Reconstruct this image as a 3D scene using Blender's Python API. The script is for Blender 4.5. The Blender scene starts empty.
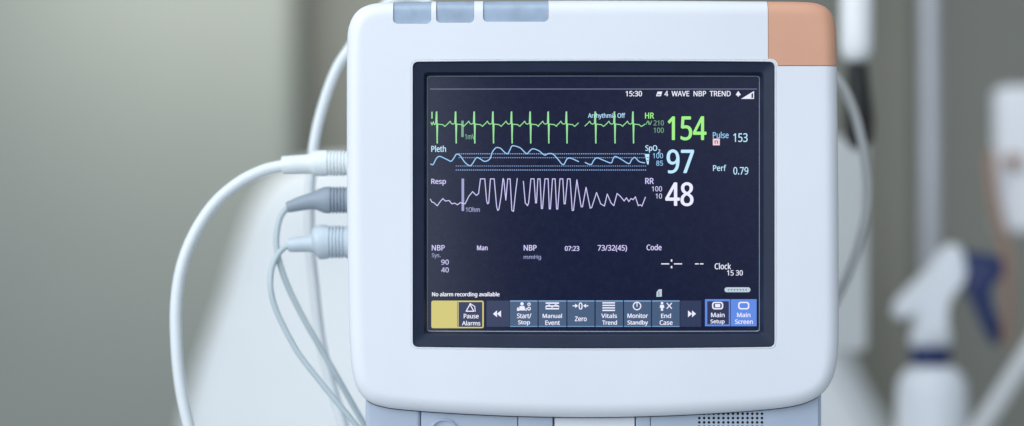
import bpy, bmesh, math, random
from mathutils import Vector
random.seed(4)
sc = bpy.context.scene
COL = sc.collection
D = 1.30                 # camera distance to the front of the monitor
S = 0.000637             # metres per photo pixel at the monitor front
def P(px, py, d=0.0):
    k = S * (D + d) / D
    return Vector(((px - 512) * k, d, (213 - py) * k))
def L(d):                # metres per pixel at depth d
    return S * (D + d) / D

# ------------------------------------------------------------------ materials
def srgb(r, g, b):
    f = lambda c: (c/12.92 if c <= .04045 else ((c+.055)/1.055)**2.4)
    return (f(r/255), f(g/255), f(b/255), 1)
def mat(name, col, rough=.5, emit=None, estr=1.0, spec=.5, noise=0.0, nscale=40, bump=0.0, bscale=900, metal=0, trans=0, coat=0, sss=0):
    m = bpy.data.materials.new(name); m.use_nodes = True
    nt = m.node_tree; b = nt.nodes['Principled BSDF']
    b.inputs['Base Color'].default_value = (*col[:3], 1)
    b.inputs['Roughness'].default_value = rough
    b.inputs['Specular IOR Level'].default_value = spec
    b.inputs['Metallic'].default_value = metal
    b.inputs['Transmission Weight'].default_value = trans
    b.inputs['Coat Weight'].default_value = coat
    if sss:
        b.inputs['Subsurface Weight'].default_value = sss
        b.inputs['Subsurface Radius'].default_value = (.004, .004, .005)
    if emit:
        b.inputs['Emission Color'].default_value = (*emit[:3], 1)
        b.inputs['Emission Strength'].default_value = estr
    tc = nt.nodes.new('ShaderNodeTexCoord')
    if noise:
        n = nt.nodes.new('ShaderNodeTexNoise'); n.inputs['Scale'].default_value = nscale; n.inputs['Detail'].default_value = 4
        nt.links.new(tc.outputs['Object'], n.inputs['Vector'])
        r = nt.nodes.new('ShaderNodeValToRGB')
        r.color_ramp.elements[0].position = .3; r.color_ramp.elements[1].position = .7
        r.color_ramp.elements[0].color = (*[c*(1-noise) for c in col[:3]], 1)
        r.color_ramp.elements[1].color = (*[min(1, c*(1+noise)) for c in col[:3]], 1)
        nt.links.new(n.outputs['Fac'], r.inputs['Fac']); nt.links.new(r.outputs['Color'], b.inputs['Base Color'])
    if bump:
        n2 = nt.nodes.new('ShaderNodeTexNoise'); n2.inputs['Scale'].default_value = bscale; n2.inputs['Detail'].default_value = 2
        nt.links.new(tc.outputs['Object'], n2.inputs['Vector'])
        bp = nt.nodes.new('ShaderNodeBump'); bp.inputs['Strength'].default_value = bump; bp.inputs['Distance'].default_value = .0004
        nt.links.new(n2.outputs['Fac'], bp.inputs['Height']); nt.links.new(bp.outputs['Normal'], b.inputs['Normal'])
    return m
M = {}
M['shell'] = mat('white_plastic', (.775, .80, .855), .42, noise=.025, nscale=9, bump=.12, bscale=1400)
M['base'] = mat('grey_blue_plastic', (.44, .51, .62), .45, noise=.03, nscale=25, bump=.12, bscale=1400)
M['orange'] = mat('orange_plastic', (.70, .37, .245), .40, noise=.03, nscale=30, bump=.12, bscale=1400)
M['lamp'] = mat('frosted_blue_lens', (.33, .42, .54), .25, noise=.14, nscale=60)
M['bezel'] = mat('dark_bezel', (.010, .018, .046), .45, spec=.35, noise=.10, nscale=60, bump=.1, bscale=1600)
M['gasket'] = mat('grey_gasket', (.20, .24, .30), .28)
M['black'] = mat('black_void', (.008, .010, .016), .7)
M['screen'] = mat('screen_panel', (.010, .011, .018), .10, emit=srgb(4, 10, 43), estr=1.0, noise=.2, nscale=300)
def em(name, rgb, k=1.0):
    return mat(name, (.01, .01, .012), .24, emit=srgb(*rgb), estr=k)
M['e_white'] = em('pixels_white', (234, 234, 252), .97)
M['e_lav'] = em('pixels_lavender', (208, 202, 250), .97)
M['e_green'] = em('pixels_green', (160, 240, 130), .95)
M['e_green2'] = em('pixels_dull_green', (120, 175, 135), .85)
M['e_wave'] = em('pixels_wave_green', (150, 225, 150), .95)
M['e_blue'] = em('pixels_blue', (150, 205, 250), .95)
M['e_dot'] = em('pixels_dotted', (135, 168, 222), .95)
M['e_cyan'] = em('pixels_pale_blue', (185, 228, 252), 1.0)
M['e_grey'] = em('pixels_grey', (110, 118, 148), .8)
M['e_pale'] = em('pixels_pale', (186, 204, 218), .95)
M['e_mid'] = em('pixels_mid_lavender', (158, 160, 205), .95)
M['e_key'] = em('pixels_key', (62, 87, 122), .9)
M['e_keytop'] = em('pixels_key_edge', (120, 160, 205), .9)
M['e_keydark'] = em('pixels_key_dark', (32, 46, 84), .9)
M['e_navy'] = em('pixels_navy', (30, 40, 82), .9)
M['e_yellow'] = em('pixels_yellow', (208, 196, 112), .95)
M['e_azure'] = em('pixels_azure', (92, 136, 226), .95)
M['e_pink'] = em('pixels_pink', (240, 205, 215), .95)
M['e_void'] = em('pixels_dark', (12, 14, 30), .6)
M['cable_white'] = mat('white_cable_sheath', (.74, .79, .81), .4, noise=.03, nscale=20)
M['cable_pale'] = mat('pale_cable_sheath', (.47, .55, .58), .4, noise=.04, nscale=30)
M['cable_grey'] = mat('grey_cable_sheath', (.27, .32, .355), .45, noise=.04, nscale=30)
M['cable_dim'] = mat('dim_cable_sheath', (.52, .54, .53), .4, noise=.04, nscale=20)
M['plug_white'] = mat('white_plug', (.74, .79, .80), .42, noise=.02, nscale=40)
M['plug_grey'] = mat('grey_plug', (.27, .32, .38), .5, noise=.03, nscale=40)
M['plug_pale'] = mat('pale_plug', (.52, .60, .66), .45, noise=.03, nscale=40)
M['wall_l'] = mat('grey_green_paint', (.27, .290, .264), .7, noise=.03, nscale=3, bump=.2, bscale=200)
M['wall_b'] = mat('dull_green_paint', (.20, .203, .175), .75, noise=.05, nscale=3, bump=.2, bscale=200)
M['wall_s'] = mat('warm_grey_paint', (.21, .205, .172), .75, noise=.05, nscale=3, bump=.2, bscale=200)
M['sheet'] = mat('white_cotton', (.82, .85, .86), .85, noise=.03, nscale=8, bump=.3, bscale=600)
M['bright'] = mat('glossy_white', (.85, .87, .88), .3, noise=.02, nscale=10)
M['rubber'] = mat('black_rubber', (.012, .013, .013), .6, noise=.2, nscale=30)
M['post'] = mat('pale_grey_paint', (.58, .60, .60), .45, noise=.03, nscale=12)
M['steel'] = mat('grey_lilac_metal', (.46, .47, .51), .38, metal=.15, noise=.03, nscale=20)
M['bottle'] = mat('white_bottle', (.80, .83, .87), .4, sss=.0, noise=.02, nscale=20)
M['navy'] = mat('navy_plastic', (.006, .020, .10), .4, noise=.05, nscale=30)
M['box'] = mat('white_box', (.82, .83, .86), .45, noise=.03, nscale=12)
M['brown'] = mat('brown_strap', (.34, .20, .14), .6, noise=.1, nscale=40)
M['rail'] = mat('white_rail', (.60, .61, .61), .4, noise=.03, nscale=15)

# ------------------------------------------------------------------ helpers
def link(name, bm, mats, parent=None, smooth=True, sharp=35):
    me = bpy.data.meshes.new(name)
    bm.normal_update()
    bm.to_mesh(me); bm.free()
    for m in (mats if isinstance(mats, list) else [mats]): me.materials.append(m)
    if smooth:
        for p in me.polygons: p.use_smooth = True
        me.set_sharp_from_angle(angle=math.radians(sharp))
    o = bpy.data.objects.new(name, me); COL.objects.link(o)
    if parent: 
        o.parent = parent
        if parent.type == 'EMPTY': o.matrix_parent_inverse = parent.matrix_basis.inverted()
    return o
def thing(name, label, cat, loc, group=None):
    o = bpy.data.objects.new(name, None); COL.objects.link(o); o.location = loc
    o.empty_display_size = .02
    return tag(o, label, cat, group)
def tag(o, label, cat=None, group=None):
    o['label'] = label
    if cat: o['category'] = cat
    if group: o['group'] = group
    return o
def spline(pts, n=10, closed=False):
    pts = [Vector(p) for p in pts]; out = []; N = len(pts)
    for i in range(N if closed else N-1):
        g = lambda k: pts[k % N] if closed else pts[max(0, min(N-1, k))]
        a, b, c, d = g(i-1), g(i), g(i+1), g(i+2)
        for j in range(n):
            t = j/n
            out.append(.5*((2*b)+(c-a)*t+(2*a-5*b+4*c-d)*t*t+(3*b-a-3*c+d)*t**3))
    if not closed: out.append(pts[-1])
    return out
def ring_bridge(bm, rings, closed=True, mi=0):
    for A, B in zip(rings, rings[1:]):
        n = len(A)
        for i in range(n if closed else n-1):
            f = bm.faces.new((A[i], A[(i+1) % n], B[(i+1) % n], B[i])); f.material_index = mi
def tube(bm, path, rad, seg=16, caps=True):
    """rad: number or function of 0..1"""
    n = len(path); rings = []
    t0 = (path[1]-path[0]).normalized()
    u = t0.orthogonal().normalized()
    for i, p in enumerate(path):
        t = (path[min(n-1, i+1)]-path[max(0, i-1)]).normalized()
        u = (u - t*u.dot(t)).normalized(); v = t.cross(u)
        r = rad(i/(n-1)) if callable(rad) else rad
        rings.append([bm.verts.new(p+(u*math.cos(a)+v*math.sin(a))*r) for a in [2*math.pi*k/seg for k in range(seg)]])
    ring_bridge(bm, rings)
    if caps:
        bm.faces.new(rings[0][::-1]); bm.faces.new(rings[-1])
def axial(bm, path_prof, seg=32):
    """path_prof: list of (center Vector, radius, axis Vector)"""
    rings = []
    for c, r, ax in path_prof:
        u = ax.cross(Vector((0, 1, 0))).normalized(); v = ax.cross(u).normalized()
        rings.append([bm.verts.new(c+(u*math.cos(a)+v*math.sin(a))*r) for a in [2*math.pi*k/seg for k in range(seg)]])
    ring_bridge(bm, rings)
    bm.faces.new(rings[0][::-1]); bm.faces.new(rings[-1])
    bmesh.ops.recalc_face_normals(bm, faces=bm.faces)
def rrect(x0, y0, x1, y1, r, n=6):
    out = []
    for cx, cy, a0 in ((x1-r, y1-r, 0), (x0+r, y1-r, 90), (x0+r, y0+r, 180), (x1-r, y0+r, 270)):
        for k in range(n+1):
            a = math.radians(a0+90*k/n); out.append((cx+r*math.cos(a), cy+r*math.sin(a)))
    return out
def block(bm, x0, y0, x1, y1, d0, d1, r=2, bev=1.2, steps=4, mi=0):
    """box with rounded outline in the photo plane; front at depth d0 (rounded edge of bev px), back at d1"""
    rings = []
    e = bev*S
    for k in range(steps+1):
        a = math.pi/2*k/steps
        ins = bev*(1-math.sin(a)); dd = d0+e*(1-math.cos(a))
        # ring inset
        rr = max(.05, r-ins)
        rings.append([bm.verts.new(P(px, py, 0)+Vector((0, dd, 0))) for px, py in rrect(x0+ins, y0+ins, x1-ins, y1-ins, rr)])
    rings.append([bm.verts.new(P(px, py, 0)+Vector((0, d1, 0))) for px, py in rrect(x0, y0, x1, y1, r)])
    ring_bridge(bm, rings, mi=mi)
    f = bm.faces.new(rings[0][::-1]); f.material_index = mi
    f = bm.faces.new(rings[-1]); f.material_index = mi
    bmesh.ops.recalc_face_normals(bm, faces=bm.faces)

# ------------------------------------------------------------------ the monitor
mon = thing('patient_monitor', 'white bedside patient monitor with lit screen, dark bezel and orange top corner', 'patient monitor', P(593, 470, .05))
outline = [(347, 42), (349.5, 24), (357, 11.5), (369, 5), (386, 3), (430, 1.8), (590, .8), (750, 1.6), (800, 2.2), (817, 4), (828, 10), (834, 22), (835.8, 45),
           (836.5, 100), (837.6, 200), (838, 300), (837.6, 345), (835, 368), (829.5, 383), (821.5, 393.2), (809, 400.8), (792, 405.8), (765, 409.3), (720, 412.7), (660, 415.6), (595, 417),
           (520, 416), (450, 412.8), (400, 409), (383, 406.4), (370, 402.2), (360, 393), (353.5, 378), (350, 350), (348.3, 300), (346.8, 200), (346.5, 100)]
CX, CY, NA = 593.0, 205.0, 720
def polar(poly):
    pts = sorted((math.atan2(p[1]-CY, p[0]-CX), math.hypot(p[0]-CX, p[1]-CY)) for p in poly)
    pts = [(pts[-1][0]-2*math.pi, pts[-1][1])]+pts+[(pts[0][0]+2*math.pi, pts[0][1])]
    out = []; j = 0
    for i in range(NA):
        a = -math.pi+2*math.pi*i/NA
        while pts[j+1][0] < a: j += 1
        a0, r0 = pts[j]; a1, r1 = pts[j+1]
        # straight interpolation between the two points
        p0 = Vector((r0*math.cos(a0), r0*math.sin(a0))); p1 = Vector((r1*math.cos(a1), r1*math.sin(a1)))
        dvec = Vector((math.cos(a), math.sin(a))); e = p1-p0
        den = dvec.x*e.y-dvec.y*e.x
        r = (p0.x*e.y-p0.y*e.x)/den if abs(den) > 1e-9 else r0
        out.append(Vector((CX+r*dvec.x, CY+r*dvec.y)))
    return out
dense = [(v.x, v.y) for v in spline([(x, y, 0) for x, y in outline], 14, True)]
dense = [(512+(x-512)*1.0085+(.6 if x < 420 else 0), 213+(y-213)*1.0075) for x, y in dense]
OUT = polar(dense)
def fine_rect(x0, y0, x1, y1, r, bulge=0):
    rr = rrect(x0, y0, x1, y1, r, 10); out = []
    for i in range(len(rr)):
        a, b = rr[i], rr[(i+1) % len(rr)]
        m = max(1, int(math.hypot(b[0]-a[0], b[1]-a[1])/6))
        for k in range(m):
            x, y = a[0]+(b[0]-a[0])*k/m, a[1]+(b[1]-a[1])*k/m
            if bulge:
                t = 1-((x-(x0+x1)/2)/((x1-x0)/2))**2; y += bulge*t*(1 if y > CY else -.6)*min(1, abs(y-CY)/140)
            out.append((x, y))
    return out
NORM = []
for i in range(NA):
    t = OUT[(i+2) % NA]-OUT[i-2]; NORM.append(Vector((-t.y, t.x)).normalized())
def inset(e): return [OUT[i]+NORM[i]*e for i in range(NA)]
bm = bmesh.new()
def RV(pts, d): return [bm.verts.new(P(p[0], p[1], 0)+Vector((0, d, 0))) for p in pts]
RX, RY = 15.0, 13.0
rings = [RV(inset(7), .052), RV(inset(2), .049), RV(inset(.6), .043), RV(inset(0), .030)]
K = 12
for k in range(K+1):
    a = math.pi/2*k/K
    # long soft round with a gentle crown towards the bezel
    rings.append(RV(inset(RX*(1-math.cos(a))), .0004+RY*S*(1-math.sin(a))))
LIP = polar(fine_rect(409.8, 58.8, 777.9, 350.0, 7, 1.5))
for t, d in ((.06, .0004), (.2, .0004), (.28, .0004), (.6, .0004), (1, .0004)):
    rings.append(RV([a.lerp(b, t) for a, b in zip(inset(RX), LIP)], d))
for e, d in ((1.0, .0004), (1.2, .0008), (1.45, .0008), (1.65, .0004), (2.1, .0003), (2.6, .0003), (2.8, .0005), (2.95, .0010), (3.05, .0045)):
    rings.append(RV(polar(fine_rect(409.8+e, 58.8+e, 777.9-e, 350.0-e, 7-e*.7, 1.5)), d))
ring_bridge(bm, rings)
bmesh.ops.recalc_face_normals(bm, faces=bm.faces)
# cut the corner panel and the three alarm lamp windows out of the shell
def cut(x=None, y=None, diag=None, region=None):
    if x is not None: co, no = P(x, 0, 0), Vector((1, 0, 0))
    elif y is not None: co, no = P(0, y, 0), Vector((0, 0, 1))
    else:
        (ax, ay), (bx, by) = diag; co = P(ax, ay, 0); v = P(bx, by, 0)-co; no = Vector((v.z, 0, -v.x)).normalized()
    fs = [f for f in bm.faces if region is None or region(f.calc_center_median())]
    geom = list({v for f in fs for v in f.verts})+list({e for f in fs for e in f.edges})+fs
    bmesh.ops.bisect_plane(bm, geom=geom, dist=1e-7, plane_co=co, plane_no=no)
pxof = lambda v: (v.x/S+512, 213-v.z/S)
top_right = lambda v: pxof(v)[0] > 740 and pxof(v)[1] < 100
top_left = lambda v: 375 < pxof(v)[0] < 580 and pxof(v)[1] < 50
for q in (768, 768.45): cut(x=q, region=top_right)
for q in (66, 65.4): cut(y=q, region=top_right)
LAMPS = [(393, 431, 23.5), (436, 474, 22.5), (483, 548.5, 21.5)]
for x0, x1, yb in LAMPS:
    rg = lambda v, x0=x0, x1=x1: x0-14 < pxof(v)[0] < x1+14 and pxof(v)[1] < 25.5
    cut(x=x0, region=rg); cut(x=x1, region=rg); cut(y=yb, region=rg)
    for s, xx in ((1, x0), (-1, x1)):
        cut(diag=((xx, yb-3.6), (xx+s*1.1, yb-1.1)), region=rg); cut(diag=((xx+s*1.1, yb-1.1), (xx+s*3.6, yb)), region=rg)
def take(test):
    global bm
    sel = [f for f in bm.faces if test(f)]
    nb = bmesh.new(); mp = {}
    for f in sel:
        vs = []
        for v in f.verts:
            if v not in mp: mp[v] = nb.verts.new(v.co)
            vs.append(mp[v])
        nb.faces.new(vs)
    bmesh.ops.delete(bm, geom=sel, context='FACES')
    return nb
def in_corner(f):
    c = f.calc_center_median(); x, y = pxof(c)
    return x > 768 and y < 66 and not (x < 777.6 and y > 59.1) 
corner = take(in_corner)
lamps = []
for x0, x1, yb in LAMPS:
    def inl(f):
        c = f.calc_center_median(); x, y = pxof(c)
        if not (x0 < x < x1 and y < yb and c.y < .035): return False
        for s, xx in ((1, x0), (-1, x1)):
            u, w = (x-xx)*s, yb-y
            if u < 0 or w < 0: return False
            for (au, aw), (bu, bw) in (((0, 3.6), (1.1, 1.1)), ((1.1, 1.1), (3.6, 0))):
                if (bu-au)*(w-aw)-(bw-aw)*(u-au) < 0: return False
        return True
    lamps.append(take(inl))
def skirt(b, depth, inset_px=0, cx=0, cy=0):
    """turn the open patch into a piece with side walls running inwards"""
    edges = [e for e in b.edges if len(e.link_faces) == 1]
    r = bmesh.ops.extrude_edge_only(b, edges=edges)
    for v in [g for g in r['geom'] if isinstance(g, bmesh.types.BMVert)]: v.co.y += depth
    bmesh.ops.recalc_face_normals(b, faces=b.faces)
skirt_edges = [e for e in bm.edges if len(e.link_faces) == 1 and pxof(e.verts[0].co)[1] < 67.5 and .0 <= e.verts[0].co.y < .0515 and e.verts[0].co.y != .0045]
r = bmesh.ops.extrude_edge_only(bm, edges=skirt_edges)
for v in [g for g in r['geom'] if isinstance(g, bmesh.types.BMVert)]: v.co.y += .003
# closed back of the front shell
link('front_housing', bm, M['shell'], mon, sharp=32)
strip = [f for f in corner.faces if pxof(f.calc_center_median())[0] < 768.45 or pxof(f.calc_center_median())[1] > 65.4]
bmesh.ops.delete(corner, geom=strip, context='FACES')
skirt(corner, .003)
tag(link('corner_panel', corner, M['orange'], mon, sharp=32), 'orange corner panel at the top right of the housing')
for i, b in enumerate(lamps):
    for v in b.verts:
        x, y = pxof(v.co)
        x0, x1, yb = LAMPS[i]
        if x > x1-.2: v.co.x -= .35*S
        if x < x0+.2: v.co.x += .35*S
        if y > yb-.2: v.co.z += .35*S
        v.co.y += .0011
    skirt(b, .004)
    o = link('alarm_lamp', b, M['lamp'], mon, sharp=32)
    if i == 2: o['label'] = 'wide blue-grey alarm lamp window'
# rear body behind the front shell
bm = bmesh.new()
rs = []
for e, d in ((9, .0505), (14, .056), (16, .10), (22, .145), (34, .158)):
    rs.append(RV(inset(e), d))
ring_bridge(bm, rs); bm.faces.new(rs[-1])
f = bm.faces.new(rs[0][::-1])
bmesh.ops.recalc_face_normals(bm, faces=bm.faces)
link('rear_housing', bm, M['shell'], mon)

# bezel -------------------------------------------------------------
bm = bmesh.new()
rs = [RV(polar(fine_rect(412.9, 62.2, 774.7, 346.8, 4.8, 1.5)), .006),
      RV(polar(fine_rect(412.9, 62.2, 774.7, 346.8, 4.8, 1.5)), .0022),
      RV(polar(fine_rect(413.7, 63.0, 773.9, 346.0, 4.2, 1.5)), .0015),
      RV(polar(fine_rect(423.4, 71.8, 764.4, 335.5, 3.2, .8)), .0030),
      RV(polar(fine_rect(424.6, 73.0, 763.2, 334.2, 2.8, .6)), .0040),
      RV(polar(fine_rect(426.4, 75.0, 761.2, 332.2, 2.2, .4)), .0078)]
ring_bridge(bm, rs)
gr = [rs[-1], RV(polar(fine_rect(427.6, 76.2, 760.2, 331.0, 1.6, .3)), .0084)]
ring_bridge(bm, gr, mi=1)
bmesh.ops.recalc_face_normals(bm, faces=bm.faces)
link('bezel', bm, [M['bezel'], M['gasket']], mon, sharp=20)

# screen ------------------------------------------------------------
SD = .0082
bm = bmesh.new()
block(bm, 425, 74, 763, 333.5, SD, .013, r=1.5, bev=.2, steps=2)
screen = link('screen', bm, M['screen'], mon, smooth=False)

def Q(px, py, lay=1): return P(px, py, SD)+Vector((0, -.00007*lay, 0))
def quad(bm, x0, y0, x1, y1, lay=1, mi=0):
    f = bm.faces.new([bm.verts.new(Q(*p, lay)) for p in ((x0, y1), (x1, y1), (x1, y0), (x0, y0))]); f.material_index = mi
def poly(bm, pts, lay=1, mi=0):
    f = bm.faces.new([bm.verts.new(Q(x, y, lay)) for x, y in pts]); f.material_index = mi
    f.normal_update()
    if f.normal.y > 0: f.normal_flip()
def ringpoly(bm, outer, inner, lay=1, mi=0):
    A = [bm.verts.new(Q(x, y, lay)) for x, y in outer]; B = [bm.verts.new(Q(x, y, lay)) for x, y in inner]
    for i in range(len(A)):
        j = (i+1) % len(A)
        f = bm.faces.new((A[i], A[j], B[j], B[i])); f.material_index = mi
def line(bm, pts, w, lay=2, mi=0):
    for i, (a, b) in enumerate(zip(pts, pts[1:])):
        a = Vector(a); b = Vector(b); t = (b-a)
        if t.length < 1e-6: continue
        t.normalize(); n = Vector((-t.y, t.x))*w/2; e = t*w*.35
        l = lay+(.12 if i % 2 else 0)
        f = bm.faces.new([bm.verts.new(Q(p.x, p.y, l)) for p in (a-e+n, b+e+n, b+e-n, a-e-n)]); f.material_index = mi
        f.normal_update()
        if f.normal.y > 0: f.normal_flip()
FONT = None
try:      # the sans that ships with Blender itself; the built-in lettering is used when it is absent
    import os
    _p = os.path.join(bpy.utils.system_resource('DATAFILES', path='fonts'), 'NotoSansHebrew-Regular.woff2')
    if os.path.exists(_p): FONT = bpy.data.fonts.load(_p)
except Exception:
    FONT = None
CACHE = {}
def outline_of(txt):
    if txt not in CACHE:
        cu = bpy.data.curves.new('lettering', 'FONT'); cu.body = txt; cu.size = 1; cu.resolution_u = 5
        if FONT: cu.font = FONT
        o = bpy.data.objects.new('lettering', cu); COL.objects.link(o)
        dg = bpy.context.evaluated_depsgraph_get(); dg.update()
        ev = o.evaluated_get(dg); me = ev.to_mesh()
        CACHE[txt] = ([v.co.copy() for v in me.vertices], [list(p.vertices) for p in me.polygons])
        ev.to_mesh_clear()
        bpy.data.objects.remove(o); bpy.data.curves.remove(cu)
    return CACHE[txt]
def glyphs(bm, txt, x0, x1, y0, y1, lay=2, mi=0, bold=0.0):
    """flat lettering whose ink fills the given box; bold thickens the strokes by overlapping copies"""
    vs, fs = outline_of(txt)
    ax, bx = min(v.x for v in vs), max(v.x for v in vs); ay, by = min(v.y for v in vs), max(v.y for v in vs)
    w = bold*(y1-y0)*1.1
    offs = ((-w, 0), (w, 0), (0, -w*.6), (0, w*.6)) if w else ((0, 0),)
    for k, (ox, oy) in enumerate(offs):
        nv = [bm.verts.new(Q(x0+w+ox+(v.x-ax)/(bx-ax)*(x1-x0-2*w), y1-w*.6+oy-(v.y-ay)/(by-ay)*(y1-y0-1.2*w), lay+k*.09)) for v in vs]
        for f in fs:
            try: nf = bm.faces.new([nv[i] for i in f])
            except ValueError: continue
            nf.material_index = mi; nf.normal_update()
            if nf.normal.y > 0: nf.normal_flip()
def sub(name, bm, mats, label=None):
    o = link(name, bm, mats, screen, smooth=False)
    if label: o['label'] = label
    return o
def text(name, txt, x0, x1, y0, y1, m, bold=.018, label=None):
    bm = bmesh.new(); glyphs(bm, txt, x0, x1, y0, y1, 2, 0, bold); return sub(name, bm, M[m], label)

# header row
bm = bmesh.new(); quad(bm, 430, 88.6, 757, 89.5); sub('header_rule', bm, M['e_grey'])
text('header_text', '15:30', 625.6, 642, 90.9, 96.4, 'e_white', .03)
text('header_text', '4  WAVE  NBP  TREND', 664.4, 730.7, 90.9, 96.3, 'e_white', .025)
bm = bmesh.new(); poly(bm, [(657.6, 91.6), (662.3, 91.6), (660.8, 96.2), (656, 96.2)], 2); poly(bm, [(657.4, 94.2), (660.5, 94.2), (660.1, 95.3), (657.1, 95.3)], 3, 1)
sub('header_symbol', bm, [M['e_white'], M['e_grey']])
bm = bmesh.new()
poly(bm, [(738.2, 91), (740.8, 94.8), (739.2, 95.6), (737.2, 95.6), (735.7, 94.8)], 2); quad(bm, 737.6, 95.4, 738.8, 96.6, 2.2)
poly(bm, [(741, 98.9), (754, 91), (754, 98.9)], 2); poly(bm, [(751.4, 98), (751.4, 94), (753, 92.9), (753, 98)], 3, 1)
sub('volume_symbol', bm, [M['e_white'], M['e_void']])

# ECG ----------------------------------------------------------------
bm = bmesh.new()
sp = [436.7, 455.7, 474.3, 493, 511.6, 530.2, 548.3, 566.5, None, 595.3, 614.5, 633]
def beat(x, lead=True):
    p = []
    if lead: p += [(x-9.5, 125.2), (x-7.5, 123.4), (x-5.6, 121.2), (x-4.2, 123.6), (x-2.6, 124.2), (x-.9, 123.2)]
    p += [(x-.5, 112.3), (x+.5, 142.6), (x+1.1, 124), (x+3.5, 124.4), (x+6, 124.6), (x+8.2, 126.4)]
    return p
seg = [(431, 122.4), (432, 125), (433.4, 121.8), (434.2, 124.6), (435.6, 124)]
for s in sp:
    if s is None:
        seg += [(578.4, 123)]
        line(bm, seg, .85, 2); seg = [(585, 126)]; continue
    seg += beat(s, s != 436.7)
seg += [(643, 125.6), (645, 124)]
line(bm, seg, .85, 2)
for s in sp:
    if s: line(bm, [(s, 111.9), (s+.55, 143)], 1.3, 4)
line(bm, [(432, 112.2), (432, 118.2)], 1.2, 2)
sub('waveform_trace', bm, M['e_wave'], 'green heartbeat trace with tall spikes')
bm = bmesh.new(); quad(bm, 461.3, 120.7, 463.7, 137, 1.5); glyphs(bm, '1mV', 465, 475, 134, 139.3, 2, 0, .02); sub('scale_marker', bm, M['e_green2'])
text('caption', 'Arrhythmia Off', 588, 625.2, 113, 119.3, 'e_cyan', .012)
text('caption', 'HR', 645, 654, 112.6, 118.6, 'e_green', .03)
bm = bmesh.new(); glyphs(bm, '210', 653.6, 663.8, 120.3, 125.5, 2, 0, .01); glyphs(bm, '100', 653.6, 663.8, 127.6, 132.8, 2, 0, .01)
line(bm, [(646, 124.6), (647.5, 121), (649, 124.6)], .8, 2); line(bm, [(648.5, 121), (650.2, 124.6), (651.6, 121)], .8, 2.4)
sub('alarm_limits', bm, M['e_green2'], 'green heart rate alarm limits 210 and 100')
text('reading', '154', 667.6, 706.5, 116.2, 140.4, 'e_green', .020, 'large green heart rate reading 154')
text('caption', 'Pulse', 712.8, 728.6, 131.8, 138.2, 'e_blue', .015)
bm = bmesh.new(); quad(bm, 712.8, 138.6, 719.8, 145.3, 2); glyphs(bm, 'n', 714.6, 718, 140.4, 143.8, 3, 1, .05); sub('pulse_symbol', bm, [M['e_pink'], M['e_grey']])
text('reading', '153', 733.3, 747.6, 133.2, 142, 'e_cyan', .012, 'pale blue pulse reading 153')

# pleth ----------------------------------------------------------------
z3 = lambda p: [(420+x/5.325, 140+y/5.325) for x, y in p]
z4 = lambda p: [(520+x/5.329, 140+y/5.329) for x, y in p]
def soft(pts, n=4): return [(v.x, v.y) for v in spline([(x, y, 0) for x, y in pts], n)]
pl = z3([(57, 128), (70, 130), (88, 97), (105, 87), (125, 95), (150, 107), (165, 113), (178, 100), (190, 80), (200, 75), (215, 85), (240, 120), (265, 137), (280, 125), (300, 95), (320, 100), (340, 113), (360, 110), (375, 95), (385, 65), (400, 45), (412, 40), (430, 45), (450, 65), (467, 73), (480, 50), (490, 32), (510, 33), (535, 43)])
pl += z4([(20, 60), (37, 73), (55, 55), (70, 47), (100, 57), (130, 80), (150, 73), (175, 75), (200, 100), (230, 132), (250, 102), (270, 97), (312, 115)])
pl2 = z4([(347, 120), (378, 131), (392, 110), (410, 95), (445, 108), (485, 122), (497, 97), (510, 88), (540, 103), (580, 126), (595, 105), (612, 93), (635, 115), (665, 122)])
bm = bmesh.new(); line(bm, soft(pl), 1.0, 3); line(bm, soft(pl2), 1.0, 3); sub('waveform_trace', bm, M['e_blue'], 'pale blue pulse wave trace')
for x0, y, w in ((458.5, 153.8, .9), (458.5, 157.7, .7), (455.7, 166, .7), (455.7, 170, .95)):
    bm = bmesh.new(); x = x0
    while x < 645.5:
        quad(bm, x, y-w/2, x+1.25, y+w/2, 1.5); x += 2.15
    sub('guide_line', bm, M['e_dot'])
text('caption', 'Pleth', 431.3, 446, 145.5, 152, 'e_cyan', .02)
bm = bmesh.new(); glyphs(bm, 'SpO', 645.3, 657.2, 145.2, 152.6, 2, 0, .02); glyphs(bm, '2', 657.8, 660.4, 149.4, 153.2, 2, 0, .02); sub('caption', bm, M['e_cyan'])
bm = bmesh.new(); poly(bm, [(644.7, 154), (649.4, 154), (648.6, 164.4), (647.2, 164.4)], 2); quad(bm, 647, 157, 648.6, 157.8, 3, 1); quad(bm, 647, 160, 648.4, 160.8, 3, 1); sub('level_wedge', bm, [M['e_cyan'], M['e_navy']])
bm = bmesh.new(); glyphs(bm, '100', 652.8, 663, 153.2, 158.3, 2, 0, .01); glyphs(bm, '85', 656.2, 663, 160.6, 165.7, 2, 0, .01); sub('alarm_limits', bm, M['e_blue'], 'blue oxygen alarm limits 100 and 85')
text('reading', '97', 666.6, 694, 149.4, 173.4, 'e_cyan', .020, 'large pale blue oxygen reading 97')
text('caption', 'Perf', 713, 726.2, 164.8, 171, 'e_cyan', .015)
text('reading', '0.79', 733.3, 748.3, 167, 174.6, 'e_cyan', .012, 'pale blue perfusion reading 0.79')

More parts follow.
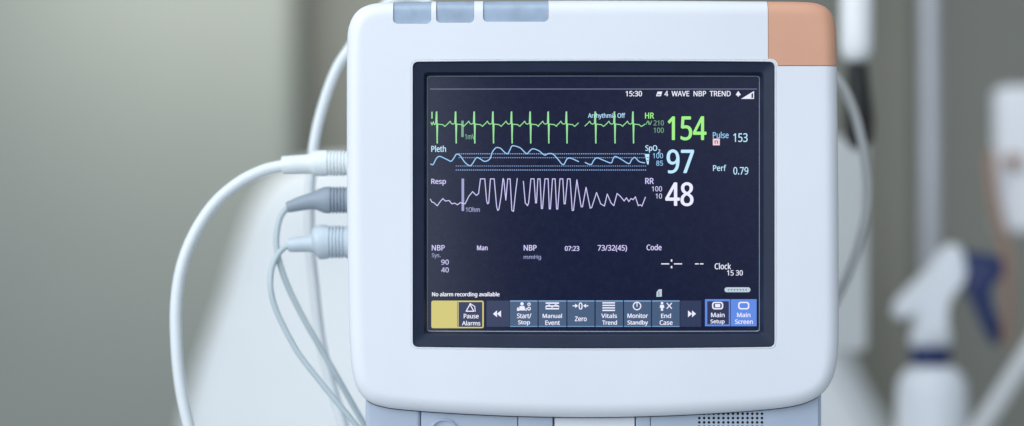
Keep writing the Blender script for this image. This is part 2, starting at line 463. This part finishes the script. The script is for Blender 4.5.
# resp ----------------------------------------------------------------
r1 = z3([(55, 315), (64, 331), (72, 332), (92, 350), (110, 325), (122, 312), (135, 325), (155, 322), (170, 340), (185, 336), (200, 345), (215, 333), (228, 338), (240, 340), (260, 300), (280, 275), (300, 295), (312, 285), (322, 207), (345, 207), (355, 325), (360, 340), (366, 335), (375, 207), (395, 207), (408, 355), (414, 375), (420, 370), (432, 300), (442, 205), (446, 212), (457, 320), (467, 207), (480, 207), (489, 375), (498, 380), (510, 270), (518, 205)])
r2 = z4([(18, 220), (28, 335), (40, 350), (46, 335), (58, 207), (75, 207), (83, 335), (88, 335), (95, 207), (107, 207), (114, 365), (120, 365), (133, 207), (150, 207), (156, 367), (162, 367), (173, 207), (187, 207), (195, 368), (201, 368), (213, 207), (228, 207), (235, 340), (241, 340), (253, 207), (267, 207), (278, 375), (285, 375), (303, 212), (326, 356), (333, 356), (352, 252), (374, 363), (382, 360), (408, 280), (430, 340), (450, 352), (465, 288), (485, 335), (500, 350), (517, 285), (535, 300), (555, 325), (567, 308), (580, 328), (592, 312), (603, 318), (615, 303), (630, 350), (640, 345), (650, 352), (668, 305)])
bm = bmesh.new(); line(bm, r1, .85, 2); line(bm, r2, .85, 2); sub('waveform_trace', bm, M['e_lav'], 'lavender breathing trace with clipped tops')
bm = bmesh.new(); quad(bm, 461.6, 178.6, 464.1, 211, 1.5); glyphs(bm, '1Ohm', 465.8, 479.8, 207, 212, 2, 0, .02); sub('scale_marker', bm, M['e_mid'])
text('caption', 'Resp', 431.2, 446, 178.8, 185.6, 'e_lav', .02)
text('caption', 'RR', 645.2, 653.8, 178, 184, 'e_lav', .025)
bm = bmesh.new(); glyphs(bm, '100', 651.8, 662, 186.2, 191.4, 2, 0, .012); glyphs(bm, '10', 655.6, 662, 193.5, 198.6, 2, 0, .012); sub('alarm_limits', bm, M['e_lav'], 'lavender breathing alarm limits 100 and 10')
text('reading', '48', 665.3, 693.5, 182.2, 206.2, 'e_white', .022, 'large white breathing rate reading 48')

# pressure row ----------------------------------------------------------
text('caption', 'NBP', 431.8, 444.8, 245, 250.5, 'e_lav', .02)
text('caption', 'Sys.', 431.8, 440.6, 253.2, 258.4, 'e_mid', .012)
bm = bmesh.new(); glyphs(bm, '90', 441.2, 448.8, 259.6, 264.6, 2, 0, .012); glyphs(bm, '40', 441.2, 448.8, 267.4, 272.4, 2, 0, .012); sub('alarm_limits', bm, M['e_lav'], 'lavender pressure alarm limits 90 and 40')
text('caption', 'Man', 477, 487.6, 245.4, 250.3, 'e_lav', .03)
text('caption', 'NBP', 523.7, 536.6, 245, 250.6, 'e_lav', .025)
text('caption', 'mmHg', 523.7, 541, 255, 260.2, 'e_mid', .015)
text('caption', '07:23', 564.8, 579.3, 246, 250.9, 'e_lav', .03)
text('reading', '73/32(45)', 597.6, 627, 245, 251.8, 'e_lav', .018, 'lavender blood pressure reading 73/32(45)')
text('caption', 'Code', 646.5, 661.6, 244.3, 250.3, 'e_lav', .025)
bm = bmesh.new()
for a, b in ((661.2, 669.2), (674, 682), (695, 698.6), (699.8, 703.4)): quad(bm, a, 263.3, b, 264.4, 2)
for y in (259.4, 266): quad(bm, 670.8, y, 672.3, y+2.2, 2)
sub('blank_reading', bm, M['e_white'])
text('caption', 'Clock', 714.6, 731, 263, 269.3, 'e_white', .02)
text('caption', '15 30', 727, 742.8, 270.2, 275.5, 'e_white', .02)
bm = bmesh.new(); poly(bm, rrect(724.5, 287.3, 750.4, 292.2, 2.3), 2)
for k in range(7): quad(bm, 728+k*2.9, 289.2, 729.4+k*2.9, 290.4, 3, 1)
sub('status_bar', bm, [M['e_pale'], M['e_grey']])
bm = bmesh.new(); poly(bm, [(656.6, 292), (658.6, 289.4), (661.8, 289.2), (661.8, 296.6), (656.4, 296.8)], 2); quad(bm, 658.6, 291.4, 659.2, 296, 3, 1); sub('status_symbol', bm, [M['e_pale'], M['e_navy']])
text('caption', 'No alarm recording available', 432, 499.6, 292, 297.6, 'e_white', .03)

# soft keys -------------------------------------------------------------
WHT = M['e_white']
bm = bmesh.new()
poly(bm, rrect(431.3, 300.6, 483.8, 328.2, 2), 1); quad(bm, 458.6, 302, 482.3, 326.9, 2, 1); quad(bm, 457.2, 301.6, 457.9, 327.2, 2, 2)
line(bm, [(466.2, 311.2), (470, 304.2), (473.8, 311.2), (466.2, 311.2)], 1.0, 3, 3); line(bm, [(470, 303.4), (474.8, 306.4), (475.2, 311.4)], .8, 3.4, 3)
glyphs(bm, 'Pause', 463.7, 478.7, 313.8, 318.4, 3, 3, .03); glyphs(bm, 'Alarms', 462, 480.4, 320.8, 325.4, 3, 3, .03)
sub('soft_key', bm, [M['e_yellow'], M['e_navy'], M['e_grey'], WHT], 'yellow framed Pause Alarms key')
def key(x0, x1, dark=False):
    bm = bmesh.new()
    quad(bm, x0, 300.6, x1, 326.8, 1, 0)
    if not dark: quad(bm, x0, 300.4, x1, 301.6, 1.6, 2); quad(bm, x0, 326, x1, 326.8, 1.6, 2)
    return bm
def keyend(bm, dark=False, label=None): sub('soft_key', bm, [M['e_keydark'] if dark else M['e_key'], WHT, M['e_keytop'], M['e_navy']], label)
def arrows(bm, x, s):
    for k in (0, 4): poly(bm, [(x+s*k, 313.8), (x+s*(k+4), 310.4), (x+s*(k+4), 317.2)], 2, 1)
bm = key(486.5, 509.6, True); arrows(bm, 493, 1); keyend(bm, True, 'dark key with double left arrow')
bm = key(680.2, 701.2, True); arrows(bm, 696, -1); keyend(bm, True, 'dark key with double right arrow')
def man(bm, x, y, h=8.6):
    poly(bm, [(x+1.3*math.cos(a), y+1.3+1.3*math.sin(a)) for a in [k*math.pi/5 for k in range(10)]], 2, 1)
    poly(bm, [(x-1.8, y+3), (x+1.8, y+3), (x+2.3, y+6), (x+1.1, y+6), (x+1.1, y+h), (x-1.1, y+h), (x-1.1, y+6), (x-2.3, y+6)], 2, 1)
def circ(x, y, r, n=16): return [(x+r*math.cos(2*math.pi*k/n), y+r*math.sin(2*math.pi*k/n)) for k in range(n)]
bm = key(510, 537.6)
poly(bm, circ(522, 303.8, 1.7), 2, 1); poly(bm, [(519.6, 306), (524.4, 306), (525.2, 310.4), (518.8, 310.4)], 2.2, 1)
poly(bm, [(517, 308), (518.4, 307), (519.4, 310.8), (517, 310.8)], 2.4, 1); quad(bm, 525.6, 308, 526.6, 310.8, 2.4, 1)
ringpoly(bm, circ(529, 304.2, 1.7), circ(529, 304.2, .8), 2, 1); ringpoly(bm, circ(529, 308.6, 1.9), circ(529, 308.6, .9), 2, 1)
glyphs(bm, 'Start/', 517, 531.4, 313.4, 318.2, 3, 1, .03); glyphs(bm, 'Stop', 518, 530, 320.2, 325.6, 3, 1, .03); keyend(bm, label='blue-grey Start/Stop key')
bm = key(538.6, 566.4)
for k, (a, b) in enumerate(((302.4, 303.8), (305.4, 306.6), (308, 309.4))): quad(bm, 545.6, a, 559, b, 2, 1)
line(bm, [(545.6, 307.4), (549, 304.6), (552, 307.2), (556, 304.4), (559, 307)], .8, 2.4, 1)
glyphs(bm, 'Manual', 542.6, 562, 313.6, 318, 3, 1, .03); glyphs(bm, 'Event', 545.2, 560, 320.4, 325, 3, 1, .03); keyend(bm, label='blue-grey Manual Event key')
bm = key(567.4, 594.5)
glyphs(bm, '0', 578.6, 582.6, 302.4, 309.6, 3, 1, .03)
line(bm, [(573, 305.8), (577.4, 305.8)], 1, 2, 1); line(bm, [(583.8, 305.8), (588, 305.8)], 1, 2, 1)
poly(bm, [(577.9, 305.8), (575.2, 303.6), (575.2, 308)], 2.4, 1); poly(bm, [(583.3, 305.8), (586, 303.6), (586, 308)], 2.4, 1)
glyphs(bm, 'Zero', 574.8, 586.8, 316.4, 321.2, 3, 1, .03); keyend(bm, label='blue-grey Zero key')
bm = key(595.6, 623)
for k in range(4): quad(bm, 602.4, 302.2+k*2.5, 615, 303.5+k*2.5, 2, 1)
glyphs(bm, 'Vitals', 601.2, 617, 313.4, 318, 3, 1, .03); glyphs(bm, 'Trend', 602.2, 617, 320.2, 324.8, 3, 1, .03); keyend(bm, label='blue-grey Vitals Trend key')
bm = key(624, 651)
ringpoly(bm, circ(637, 306, 4.3, 24), circ(637, 306, 3.2, 24), 2, 1); line(bm, [(637, 303), (637, 306.4)], .9, 2, 1)
glyphs(bm, 'Monitor', 627.4, 648, 313.4, 318, 3, 1, .03); glyphs(bm, 'Standby', 627.4, 648, 320.2, 325.8, 3, 1, .03); keyend(bm, label='blue-grey Monitor Standby key')
bm = key(652, 679.6)
man(bm, 662, 301.8, 9); line(bm, [(667, 303.2), (671.6, 308.4)], 1, 2, 1); line(bm, [(671.6, 303.2), (667, 308.4)], 1, 2.4, 1)
glyphs(bm, 'End', 661, 671, 313.4, 318, 3, 1, .03); glyphs(bm, 'Case', 659.6, 672.6, 320.2, 325, 3, 1, .03); keyend(bm, label='blue-grey End Case key')
for x0, x1, w1, w2, tt, full in ((705, 730.2, (711, 724.6), (710.4, 724.6), 'Setup', False), (730.8, 756.6, (737, 750.4), (735, 752.8), 'Screen', True)):
    bm = bmesh.new(); quad(bm, x0, 299.2, x1, 326.2, 1, 0)
    if not full: quad(bm, x0+2.2, 301.2, x1-1.4, 324.4, 2, 2)
    cx = (x0+x1)/2
    ringpoly(bm, rrect(cx-5.6, 301.8, cx+5.6, 309.4, 2.6), rrect(cx-4.2, 303.1, cx+4.2, 308.1, 1.6), 3, 1)
    if not full: quad(bm, cx-2.6, 303.9, cx+2.6, 307.3, 3, 1)
    glyphs(bm, 'Main', *w1, 312.6, 317.2, 3, 1, .03); glyphs(bm, tt, *w2, 319.4, 324.6 if tt == 'Setup' else 323.9, 3, 1, .03)
    sub('soft_key', bm, [M['e_azure'], WHT, M['e_navy']], 'bright blue Main Screen key' if full else 'blue framed Main Setup key')

# lower housing --------------------------------------------------------------
BD = .010
bm = bmesh.new()
block(bm, 364.2, 385, 419.6, 500, BD, .15, r=5, bev=4)
block(bm, 420.3, 385, 517.6, 500, BD+.0004, .15, r=1.2, bev=1)
block(bm, 518.3, 385, 553, 500, BD, .15, r=1.2, bev=1)
block(bm, 553.4, 385, 636.6, 500, BD+.0075, .15, r=.6, bev=.4)
block(bm, 637.0, 385, 651.5, 500, BD, .15, r=1.4, bev=1.2)
block(bm, 652.0, 385, 698.4, 500, BD+.0004, .15, r=.3, bev=.08)
block(bm, 766.4, 385, 820.6, 500, BD+.0004, .15, r=.3, bev=.08)
block(bm, 698.4, 385, 766.4, 413.2, BD+.0004, .15, r=.3, bev=.1)
block(bm, 698.4, 448, 766.4, 500, BD+.0004, .15, r=.3, bev=.1)
block(bm, 821.0, 394, 824.6, 500, BD+.004, .15, r=1, bev=.8)
base = link('lower_housing', bm, M['base'], mon, sharp=30)
bm = bmesh.new()
block(bm, 554.9, 418.6, 635.8, 470, BD+.0012, BD+.008, r=1.2, bev=.8)
tag(link('door_flap', bm, M['shell'], base), 'pale flap in the dark slot of the lower housing')
bm = bmesh.new()
pitch, x0, y0 = 4.85, 698.4, 413.2
nc, nr, hole = 14, 8, 1.35
pw, ph = (766.4-698.4)/nc, (448-413.2)/nr
V = lambda x, y, d: bm.verts.new(P(x, y)+Vector((0, d, 0)))
for i in range(nc):
    for j in range(nr):
        cx, cy = x0+(i+.5)*pw, y0+(j+.5)*ph
        n = 16; A = []; B = []; C = []
        for k in range(n):
            a = 2*math.pi*k/n+math.pi/4
            c, s = math.cos(a), math.sin(a); q = 1/max(abs(c), abs(s))
            A.append(V(cx+c*q*pw/2, cy+s*q*ph/2, BD+.0004)); B.append(V(cx+c*hole, cy+s*hole, BD+.0004)); C.append(V(cx+c*hole, cy+s*hole, BD+.003))
        ring_bridge(bm, [A, B]); ring_bridge(bm, [B, C], mi=1); f = bm.faces.new(C); f.material_index = 1
bmesh.ops.remove_doubles(bm, verts=bm.verts, dist=1e-6)
bmesh.ops.recalc_face_normals(bm, faces=bm.faces)
link('speaker_grille', bm, [M['base'], M['black']], base, smooth=False)
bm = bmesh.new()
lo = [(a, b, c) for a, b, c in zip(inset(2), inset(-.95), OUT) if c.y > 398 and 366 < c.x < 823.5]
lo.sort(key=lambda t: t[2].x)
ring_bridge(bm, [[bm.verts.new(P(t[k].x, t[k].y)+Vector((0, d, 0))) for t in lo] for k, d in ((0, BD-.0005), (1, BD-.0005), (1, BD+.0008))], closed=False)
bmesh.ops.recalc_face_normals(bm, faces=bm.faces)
link('seam_shade', bm, M['black'], base, smooth=False)  # thin black strip standing in for the contact shade under the shell
bm = bmesh.new()
ctr = P(443.5, 434)
def oval(rx, ry, d, n=40): return [bm.verts.new(ctr+Vector((rx*S*math.cos(2*math.pi*k/n), d, ry*S*math.sin(2*math.pi*k/n)))) for k in range(n)]
rs = [oval(14.5, 14, BD+.001), oval(14.5, 14, BD-.0012), oval(13.6, 13.1, BD-.0018), oval(12.6, 12.1, BD-.0016), oval(11.6, 11.1, BD-.0004), oval(8, 7.6, BD), ]
ring_bridge(bm, rs); bm.faces.new(rs[-1]); bm.faces.new(rs[0][::-1])
bmesh.ops.recalc_face_normals(bm, faces=bm.faces)
link('push_button', bm, M['base'], base)
# dark seam liner between the shell and the lower housing
bm = bmesh.new()
block(bm, 370, 380, 815, 490, .028, .14, r=4, bev=1)
link('inner_liner', bm, M['black'], mon)

# ------------------------------------------------------------------ cables and plugs (left side)
def plug(parent, stations, d, m, name='plug', rib=()):
    """stations: (px, py, radius px) along the plug"""
    pts = [(P(x, y, d), r*L(d)) for x, y, r in stations]
    prof = []
    for i, (p, r) in enumerate(pts):
        ax = (pts[min(i+1, len(pts)-1)][0]-pts[max(i-1, 0)][0]).normalized()
        prof.append((p, r, ax))
    bm = bmesh.new(); axial(bm, prof)
    return link(name, bm, m, parent, sharp=40)
def ribs(x0, y, r, n, pitch, dep=.9):
    out = []
    for k in range(n):
        a = x0+k*pitch
        out += [(a, y, r), (a+pitch*.42, y, r), (a+pitch*.55, y, r-dep), (a+pitch*.9, y, r-dep)]
    return out
def cord(parent, pts, r, m, name='cord', n=12):
    bm = bmesh.new(); tube(bm, spline(pts, n), r, 18); return link(name, bm, m, parent)
DP = .055
c1 = thing('patient_cable', 'thick white cable with white ribbed plug, looping far out to the left', 'cable', P(345, 163, DP), 'patient cables plugged into the monitor')
plug(c1, [(282, 165.4, 4), (282.4, 165.3, 8.6), (284, 165.2, 9.3), (296, 164.6, 9.6), (308, 164, 9.9), (311, 163.6, 10.6), (313, 163.4, 12.6), (316, 163.2, 13), (325, 163, 13.1)]+ribs(326, 163, 13.1, 6, 3.4, 1.5)+[(347, 163, 13), (362, 163, 12.8)], DP, M['plug_white'])
pts = [(290, 164.8), (277, 167), (262, 171), (240, 182), (218, 200), (200, 224), (186.5, 252), (179, 280), (176, 310), (176.6, 345), (179.5, 378), (184, 405), (190, 432), (198, 470), (206, 520)]
cord(c1, [P(x, y, DP-.0002*max(0, i-2)) for i, (x, y) in enumerate(pts)], 6.1*L(DP), M['cable_white'])
c2 = thing('patient_cable', 'thin grey cable with dark grey plug, second plug from the top', 'cable', P(345, 200, DP), 'patient cables plugged into the monitor')
plug(c2, [(286.6, 207.6, 2.5), (287, 207.5, 5.0), (288.6, 207, 5.6), (300, 203.6, 7.2), (310, 201.4, 8.2), (315, 200.6, 9.2), (320, 200.2, 11.6), (324, 200, 13), (328, 200, 13.4)]+ribs(329.5, 200, 13.4, 5, 3.3, 1.5)+[(346, 200, 13.2), (362, 200, 13)], DP, M['plug_grey'])
pts = [(293, 206), (286.5, 209), (281, 216), (277.6, 228), (276.4, 243), (280, 264), (289.5, 290), (304, 319), (320, 347), (340, 382), (362, 421), (385, 462), (398, 500)]
cord(c2, [P(x, y, DP+.0024*max(0, i-5)) for i, (x, y) in enumerate(pts)], 3.0*L(DP), M['cable_pale'])
c3 = thing('patient_cable', 'thin pale cable with light grey bulbous plug, lowest of the three plugs', 'cable', P(345, 242, DP), 'patient cables plugged into the monitor')
plug(c3, [(287.4, 245.2, 2.5), (288, 245.1, 6.2), (289.6, 245, 7), (300, 244.4, 7.6), (309, 243.8, 8.2), (313, 243.2, 10), (315, 242.8, 14.4), (317, 242.4, 16.6), (320, 242.2, 17.3), (326, 242, 17)]+ribs(328, 242, 16.4, 5, 3.4, 1.6)+[(346, 242, 16.2), (362, 242, 16)], DP, M['plug_pale'])
pts = [(296, 244.6), (285, 247.5), (277, 256), (271.6, 270), (270.6, 287), (274, 304), (281, 321), (297, 351), (312, 371), (327, 390), (355, 424), (378, 455), (392, 500)]
cord(c3, [P(x, y, DP-.006-.0004*i if i > 3 else DP-.0015*i) for i, (x, y) in enumerate(pts)], 2.9*L(DP), M['cable_pale'])
pts = [(440, 14), (422, 0), (402, -2), (382, 8), (363, 29), (349, 49), (336, 70), (324, 102), (315, 138), (311, 175), (309.4, 212), (310.4, 250), (314, 285), (320.6, 340), (331, 384), (345, 430), (360, 475)]
bm = bmesh.new(); tube(bm, spline([P(x, y, .10) for x, y in pts], 12), 5.2*L(.1), 18)
tag(link('hose', bm, M['cable_white']), 'white hose hanging from behind the monitor, passing behind all three plugs', 'hose')
pts = [(815, 62), (838.5, 81), (851, 104), (860, 134), (866, 168), (867.4, 195), (864.5, 222), (856, 254), (845, 282), (826, 318), (812, 335)]
bm = bmesh.new(); tube(bm, spline([P(x, y, .17) for x, y in pts], 12), 4.8*L(.17), 18)
tag(link('hose', bm, M['cable_dim']), 'grey hose bowing out past the right edge of the monitor', 'hose')

# ------------------------------------------------------------------ background
def slab(name, quadpts, th, m, rnd=0):
    bm = bmesh.new()
    A = [bm.verts.new(Vector(p)) for p in quadpts]; n = (A[1].co-A[0].co).cross(A[2].co-A[1].co).normalized()
    if n.y < 0: n = -n
    B = [bm.verts.new(v.co+n*th) for v in A]
    bm.faces.new(A); bm.faces.new(B[::-1])
    for i in range(4): bm.faces.new((A[i], B[i], B[(i+1) % 4], A[(i+1) % 4]))
    if rnd:
        es = [e for e in bm.edges if abs(e.verts[0].co.x-e.verts[1].co.x) < 1e-6 and abs(e.verts[0].co.y-e.verts[1].co.y) < 1e-6]
        bmesh.ops.bevel(bm, geom=es, offset=rnd, segments=8, affect='EDGES', profile=.5)
    bmesh.ops.recalc_face_normals(bm, faces=bm.faces)
    o = link(name, bm, m, smooth=bool(rnd)); o['kind'] = 'structure'; return o
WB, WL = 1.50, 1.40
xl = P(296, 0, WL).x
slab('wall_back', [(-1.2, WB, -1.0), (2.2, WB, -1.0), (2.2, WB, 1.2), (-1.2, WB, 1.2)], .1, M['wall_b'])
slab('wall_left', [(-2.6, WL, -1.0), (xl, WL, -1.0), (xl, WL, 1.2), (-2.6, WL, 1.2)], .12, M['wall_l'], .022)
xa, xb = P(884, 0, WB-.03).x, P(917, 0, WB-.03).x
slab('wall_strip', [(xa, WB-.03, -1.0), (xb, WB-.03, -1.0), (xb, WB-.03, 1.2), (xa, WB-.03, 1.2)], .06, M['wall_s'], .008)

# white sheet draped behind the monitor
rows = [(158, 330, 640, .02), (162, 306, 690, .05), (172, 282, 730, .075), (190, 263, 762, .095), (216, 248, 788, .11), (250, 236, 806, .12), (295, 222, 822, .13), (340, 206, 838, .14), (380, 193, 858, .15), (420, 183, 880, .16), (470, 174, 905, .17), (540, 166, 935, .18)]
bm = bmesh.new(); rs = []; DS = .98; NS = 96
spl = spline([(a, b, c) for a, b, c, d in rows], 4); dd = spline([(a, d, 0) for a, b, c, d in rows], 4)
for v, w in zip(spl, dd):
    y, xa, xb = v; dep = w.y; rg = []
    f = min(1, max(0, (y-150)/200))
    for k in range(NS):
        a = 2*math.pi*k/NS
        fold = 1+f*(.018*math.sin(9*a+.6)+.014*math.sin(17*a+2+y*.004))
        c = P((xa+xb)/2, y, DS); hw = (xb-xa)/2*L(DS)
        rg.append(bm.verts.new(c+Vector((math.copysign(abs(math.cos(a))**.8, math.cos(a))*hw*fold, math.sin(a)*dep*fold, 0))))
    rs.append(rg)
ring_bridge(bm, rs); bm.faces.new(rs[0][::-1]); bm.faces.new(rs[-1])
bmesh.ops.recalc_face_normals(bm, faces=bm.faces)
tag(link('draped_sheet', bm, M['sheet'], sharp=80), 'blurred white draped sheet behind the monitor, sloping wider towards the bottom', 'sheet')

def rod(name, pts, r, d, m, parent=None, n=8, caps=True):
    bm = bmesh.new(); tube(bm, spline([P(x, y, d) for x, y in pts], n), r, 24, caps); return link(name, bm, m, parent)
# white canister with black end
DC = .36
can = thing('hanging_canister', 'bright white round-ended canister with black tip, upper right of the monitor', 'canister', P(857, 62, DC))
bm = bmesh.new(); ax = Vector((0, 0, -1))
prof = [(P(856.5, y, DC), r*L(DC), ax) for y, r in ((-90, 14), (-86, 16.5), (20, 16.5), (44, 16.4), (52, 15.4), (58, 12.6), (62, 8), (63.5, 4))]
axial(bm, prof); link('body', bm, M['bright'], can, sharp=50)
bm = bmesh.new()
axial(bm, [(P(857+dx, y, DC), r*L(DC), ax) for y, r, dx in ((62, 5, 0), (64, 10, 0), (90, 12, 1), (118, 15, 2), (140, 14, 2), (150, 5, 1))]); link('tip', bm, M['rubber'], can, sharp=50)
bm = bmesh.new()
d0 = .52
ring = []
for dpt, e in ((d0, 2), (d0+.004, 0), (d0+.05, 0)):
    ring.append([bm.verts.new(P(x, y, d0)+Vector((0, dpt-d0, 0))) for x, y in rrect(826+e, 136+e, 868-e, 352-e, 8)])
ring_bridge(bm, ring); bm.faces.new(ring[0][::-1]); bm.faces.new(ring[-1]); bmesh.ops.recalc_face_normals(bm, faces=bm.faces)
post = link('equipment_post', bm, M['post'])
bm = bmesh.new(); tube(bm, [P(845, 245, d0+.025), P(700, 245, d0+.025), P(660, 245, d0-.05), P(640, 245, .157)], .012, 20); link('mount_arm', bm, M['post'], post)
tag(post, 'pale grey upright post close behind the right edge of the monitor', 'post')
DI = .72
tag(rod('drip_stand_pole', [(929, -160), (930, 60), (931, 250), (932, 560)], 9*L(DI), DI, M['steel']), 'blurred grey upright pole standing behind the spray bottle', 'pole')

# spray bottle
DB = .54
sb = thing('spray_bottle', 'white spray bottle with navy blue trigger and collar', 'spray bottle', P(930, 520, DB))
bm = bmesh.new()
axial(bm, [(P(932, y, DB), r*L(DB), ax) for y, r in ((364, 15), (366, 20), (370, 26), (377, 31.5), (386, 34), (400, 35), (426, 36), (470, 37), (516, 37), (520, 34))], 40); link('bottle_body', bm, M['bottle'], sb, sharp=50)
bm = bmesh.new()
axial(bm, [(P(930, y, DB), r*L(DB), ax) for y, r in ((346, 15), (347, 19), (349, 20), (361, 20.4), (364, 19.5), (365, 16))], 40); link('collar', bm, M['navy'], sb, sharp=50)
def prism(bm, pts, d, th, bev=.004):
    c = sum((Vector((x, y)) for x, y in pts), Vector((0, 0)))/len(pts); rs = []
    for dd, k in ((-th, .82), (-th*.7, .95), (-th*.3, 1), (th*.3, 1), (th*.7, .95), (th, .82)):
        rs.append([bm.verts.new(P(c.x+(x-c.x)*k, c.y+(y-c.y)*k, d)+Vector((0, dd, 0))) for x, y in pts])
    ring_bridge(bm, rs); bm.faces.new(rs[0][::-1]); bm.faces.new(rs[-1]); bmesh.ops.recalc_face_normals(bm, faces=bm.faces)
def smooth2(pts, n=5): return [(v.x, v.y) for v in spline([(x, y, 0) for x, y in pts], n, True)]
bm = bmesh.new()
prism(bm, smooth2([(893, 309), (897, 299), (911, 285), (927, 269), (939, 254), (949, 244), (958, 247), (964, 256), (967, 267), (965, 278), (957, 289), (949, 301), (946, 322), (947, 347), (913, 347), (914, 328), (913, 313), (906, 315), (900, 319), (894, 316)]), DB, .017)
link('spray_head', bm, M['bottle'], sb, sharp=50)
bm = bmesh.new()
prism(bm, smooth2([(957, 257), (966, 251), (982, 253), (1000, 257), (1002, 272), (994, 281), (989, 288), (990, 300), (994, 316), (1000, 332), (998, 344), (990, 342), (979, 322), (970, 302), (963, 288), (956, 276)]), DB-.001, .013)
link('trigger', bm, M['navy'], sb, sharp=50)

# white wall box with brown strap
DX = .66
bx = thing('wall_dispenser', 'white box with a brown strap at the right edge of the view', 'dispenser', P(1015, 232, DX))
bm = bmesh.new(); rs = []
for dd, e in ((0, 4), (.003, 1.4), (.010, 0), (.03, 0)):
    rs.append([bm.verts.new(P(x, y, DX)+Vector((0, dd, 0))) for x, y in rrect(1000+e, 85+e, 1075-e, 233-e, 10-e*.5)])
ring_bridge(bm, rs); bm.faces.new(rs[0][::-1]); bm.faces.new(rs[-1]); bmesh.ops.recalc_face_normals(bm, faces=bm.faces)
link('box_body', bm, M['box'], bx, sharp=40)
o = rod('strap', [(990, 150), (991, 175), (995, 205), (1003, 235), (1007, 260), (1008, 300), (1008, 345)], 5*L(DX), DX-.012, M['brown'], bx)
bm = bmesh.new()
cc = P(1013, 162, DX); rs = []
for dd, r in ((.002, 8), (-.006, 8), (-.009, 6)):
    rs.append([bm.verts.new(cc+Vector((r*L(DX)*math.cos(2*math.pi*k/20), dd, r*L(DX)*math.sin(2*math.pi*k/20)))) for k in range(20)])
ring_bridge(bm, rs); bm.faces.new(rs[-1]); bm.faces.new(rs[0][::-1]); bmesh.ops.recalc_face_normals(bm, faces=bm.faces)
link('knob', bm, M['brown'], bx, sharp=40)
DR = .48
tag(rod('bed_rail', [(1110, 222), (1040, 335), (1000, 398), (968, 446), (935, 500)], 10.5*L(DR), DR, M['rail']), 'pale tubular rail slanting across the lower right corner', 'rail')

# ------------------------------------------------------------------ light
w = bpy.data.worlds.new("World"); sc.world = w; w.use_nodes = True
nt = w.node_tree; bg = nt.nodes['Background']
bg.inputs['Color'].default_value = (.80, .90, 1.0, 1)
def node(t, **k):
    n = nt.nodes.new(t)
    for a, b in k.items(): setattr(n, a, b)
    return n
tc = node('ShaderNodeTexCoord'); sx = node('ShaderNodeSeparateXYZ'); nt.links.new(tc.outputs['Generated'], sx.inputs[0])
def ramp(src, a, b, lo, hi):
    n = node('ShaderNodeMapRange', interpolation_type='SMOOTHSTEP')
    nt.links.new(src, n.inputs['Value'])
    for i, v in zip(('From Min', 'From Max', 'To Min', 'To Max'), (a, b, lo, hi)): n.inputs[i].default_value = v
    return n.outputs['Result']
def math2(op, a, b):
    n = node('ShaderNodeMath', operation=op)
    for i, v in enumerate((a, b)):
        if isinstance(v, (int, float)): n.inputs[i].default_value = v
        else: nt.links.new(v, n.inputs[i])
    return n.outputs[0]
# unseen glow added to the world, left and upper right, for screen sheen
left = math2('MULTIPLY', ramp(sx.outputs['X'], -.10, .0, 2.8, 0), ramp(sx.outputs['X'], -.42, -.25, .25, 1))
right = ramp(math2('ADD', math2('MULTIPLY', sx.outputs['X'], .7), math2('MULTIPLY', sx.outputs['Z'], .6)), .0, .20, 0, .72)
left = math2('MULTIPLY', left, math2('MULTIPLY', ramp(sx.outputs['Z'], .22, .34, 1, .2), ramp(sx.outputs['Z'], -.4, -.2, .1, 1)))
right = math2('MULTIPLY', right, ramp(sx.outputs['X'], .35, .6, 1, .3))
down = ramp(sx.outputs['Z'], -.75, -.3, .45, 0)   # fill added from below to lighten the shell's bottom rim
front = math2('ADD', math2('ADD', math2('ADD', left, right), down), .04)
side = ramp(sx.outputs['Y'], -.75, .1, 1, 0)
mix = node('ShaderNodeMix'); nt.links.new(side, mix.inputs[0]); mix.inputs[2].default_value = .34; nt.links.new(front, mix.inputs[3])
nt.links.new(mix.outputs[0], bg.inputs['Strength'])
def area(name, loc, aim, size, power, col, sy=None, spread=180):
    l = bpy.data.lights.new(name, 'AREA'); l.energy = power; l.color = col; l.size = size
    if sy: l.shape = 'RECTANGLE'; l.size_y = sy
    o = bpy.data.objects.new(name, l); COL.objects.link(o); o.location = loc
    l.spread = math.radians(spread)
    o.rotation_euler = (Vector(aim)-Vector(loc)).to_track_quat('-Z', 'Y').to_euler(); return o
area('window_light', (-1.15, -1.0, .7), (.02, 0, 0), 1.1, 4.6, (.90, .95, 1.0), 1.3, 80)
area('ceiling_light', (-.25, -.5, 1.6), (.0, .2, 0), 1.0, 7.5, (.93, .96, 1.0))
area('wall_fill', (-.36, 1.07, .42), (-.34, 1.40, .10), 0.6, 2.1, (1.0, .985, .90), .2)  # unseen lamp added to brighten the left wall

cam = bpy.data.cameras.new('camera'); co = bpy.data.objects.new('camera', cam); COL.objects.link(co)
co.location = (0, -D, 0); co.rotation_euler = (math.pi/2, 0, 0)
cam.sensor_width = 36; cam.lens = 36*D/(1024*S); cam.clip_end = 50; cam.clip_start = .05
cam.dof.use_dof = True; cam.dof.focus_distance = D+.006; cam.dof.aperture_fstop = 1.6
sc.camera = co
sc.render.engine = 'CYCLES'; sc.cycles.use_denoising = True
sc.view_settings.view_transform = 'Standard'; sc.view_settings.look = 'None'
sc.view_settings.exposure = .07; sc.view_settings.gamma = 1
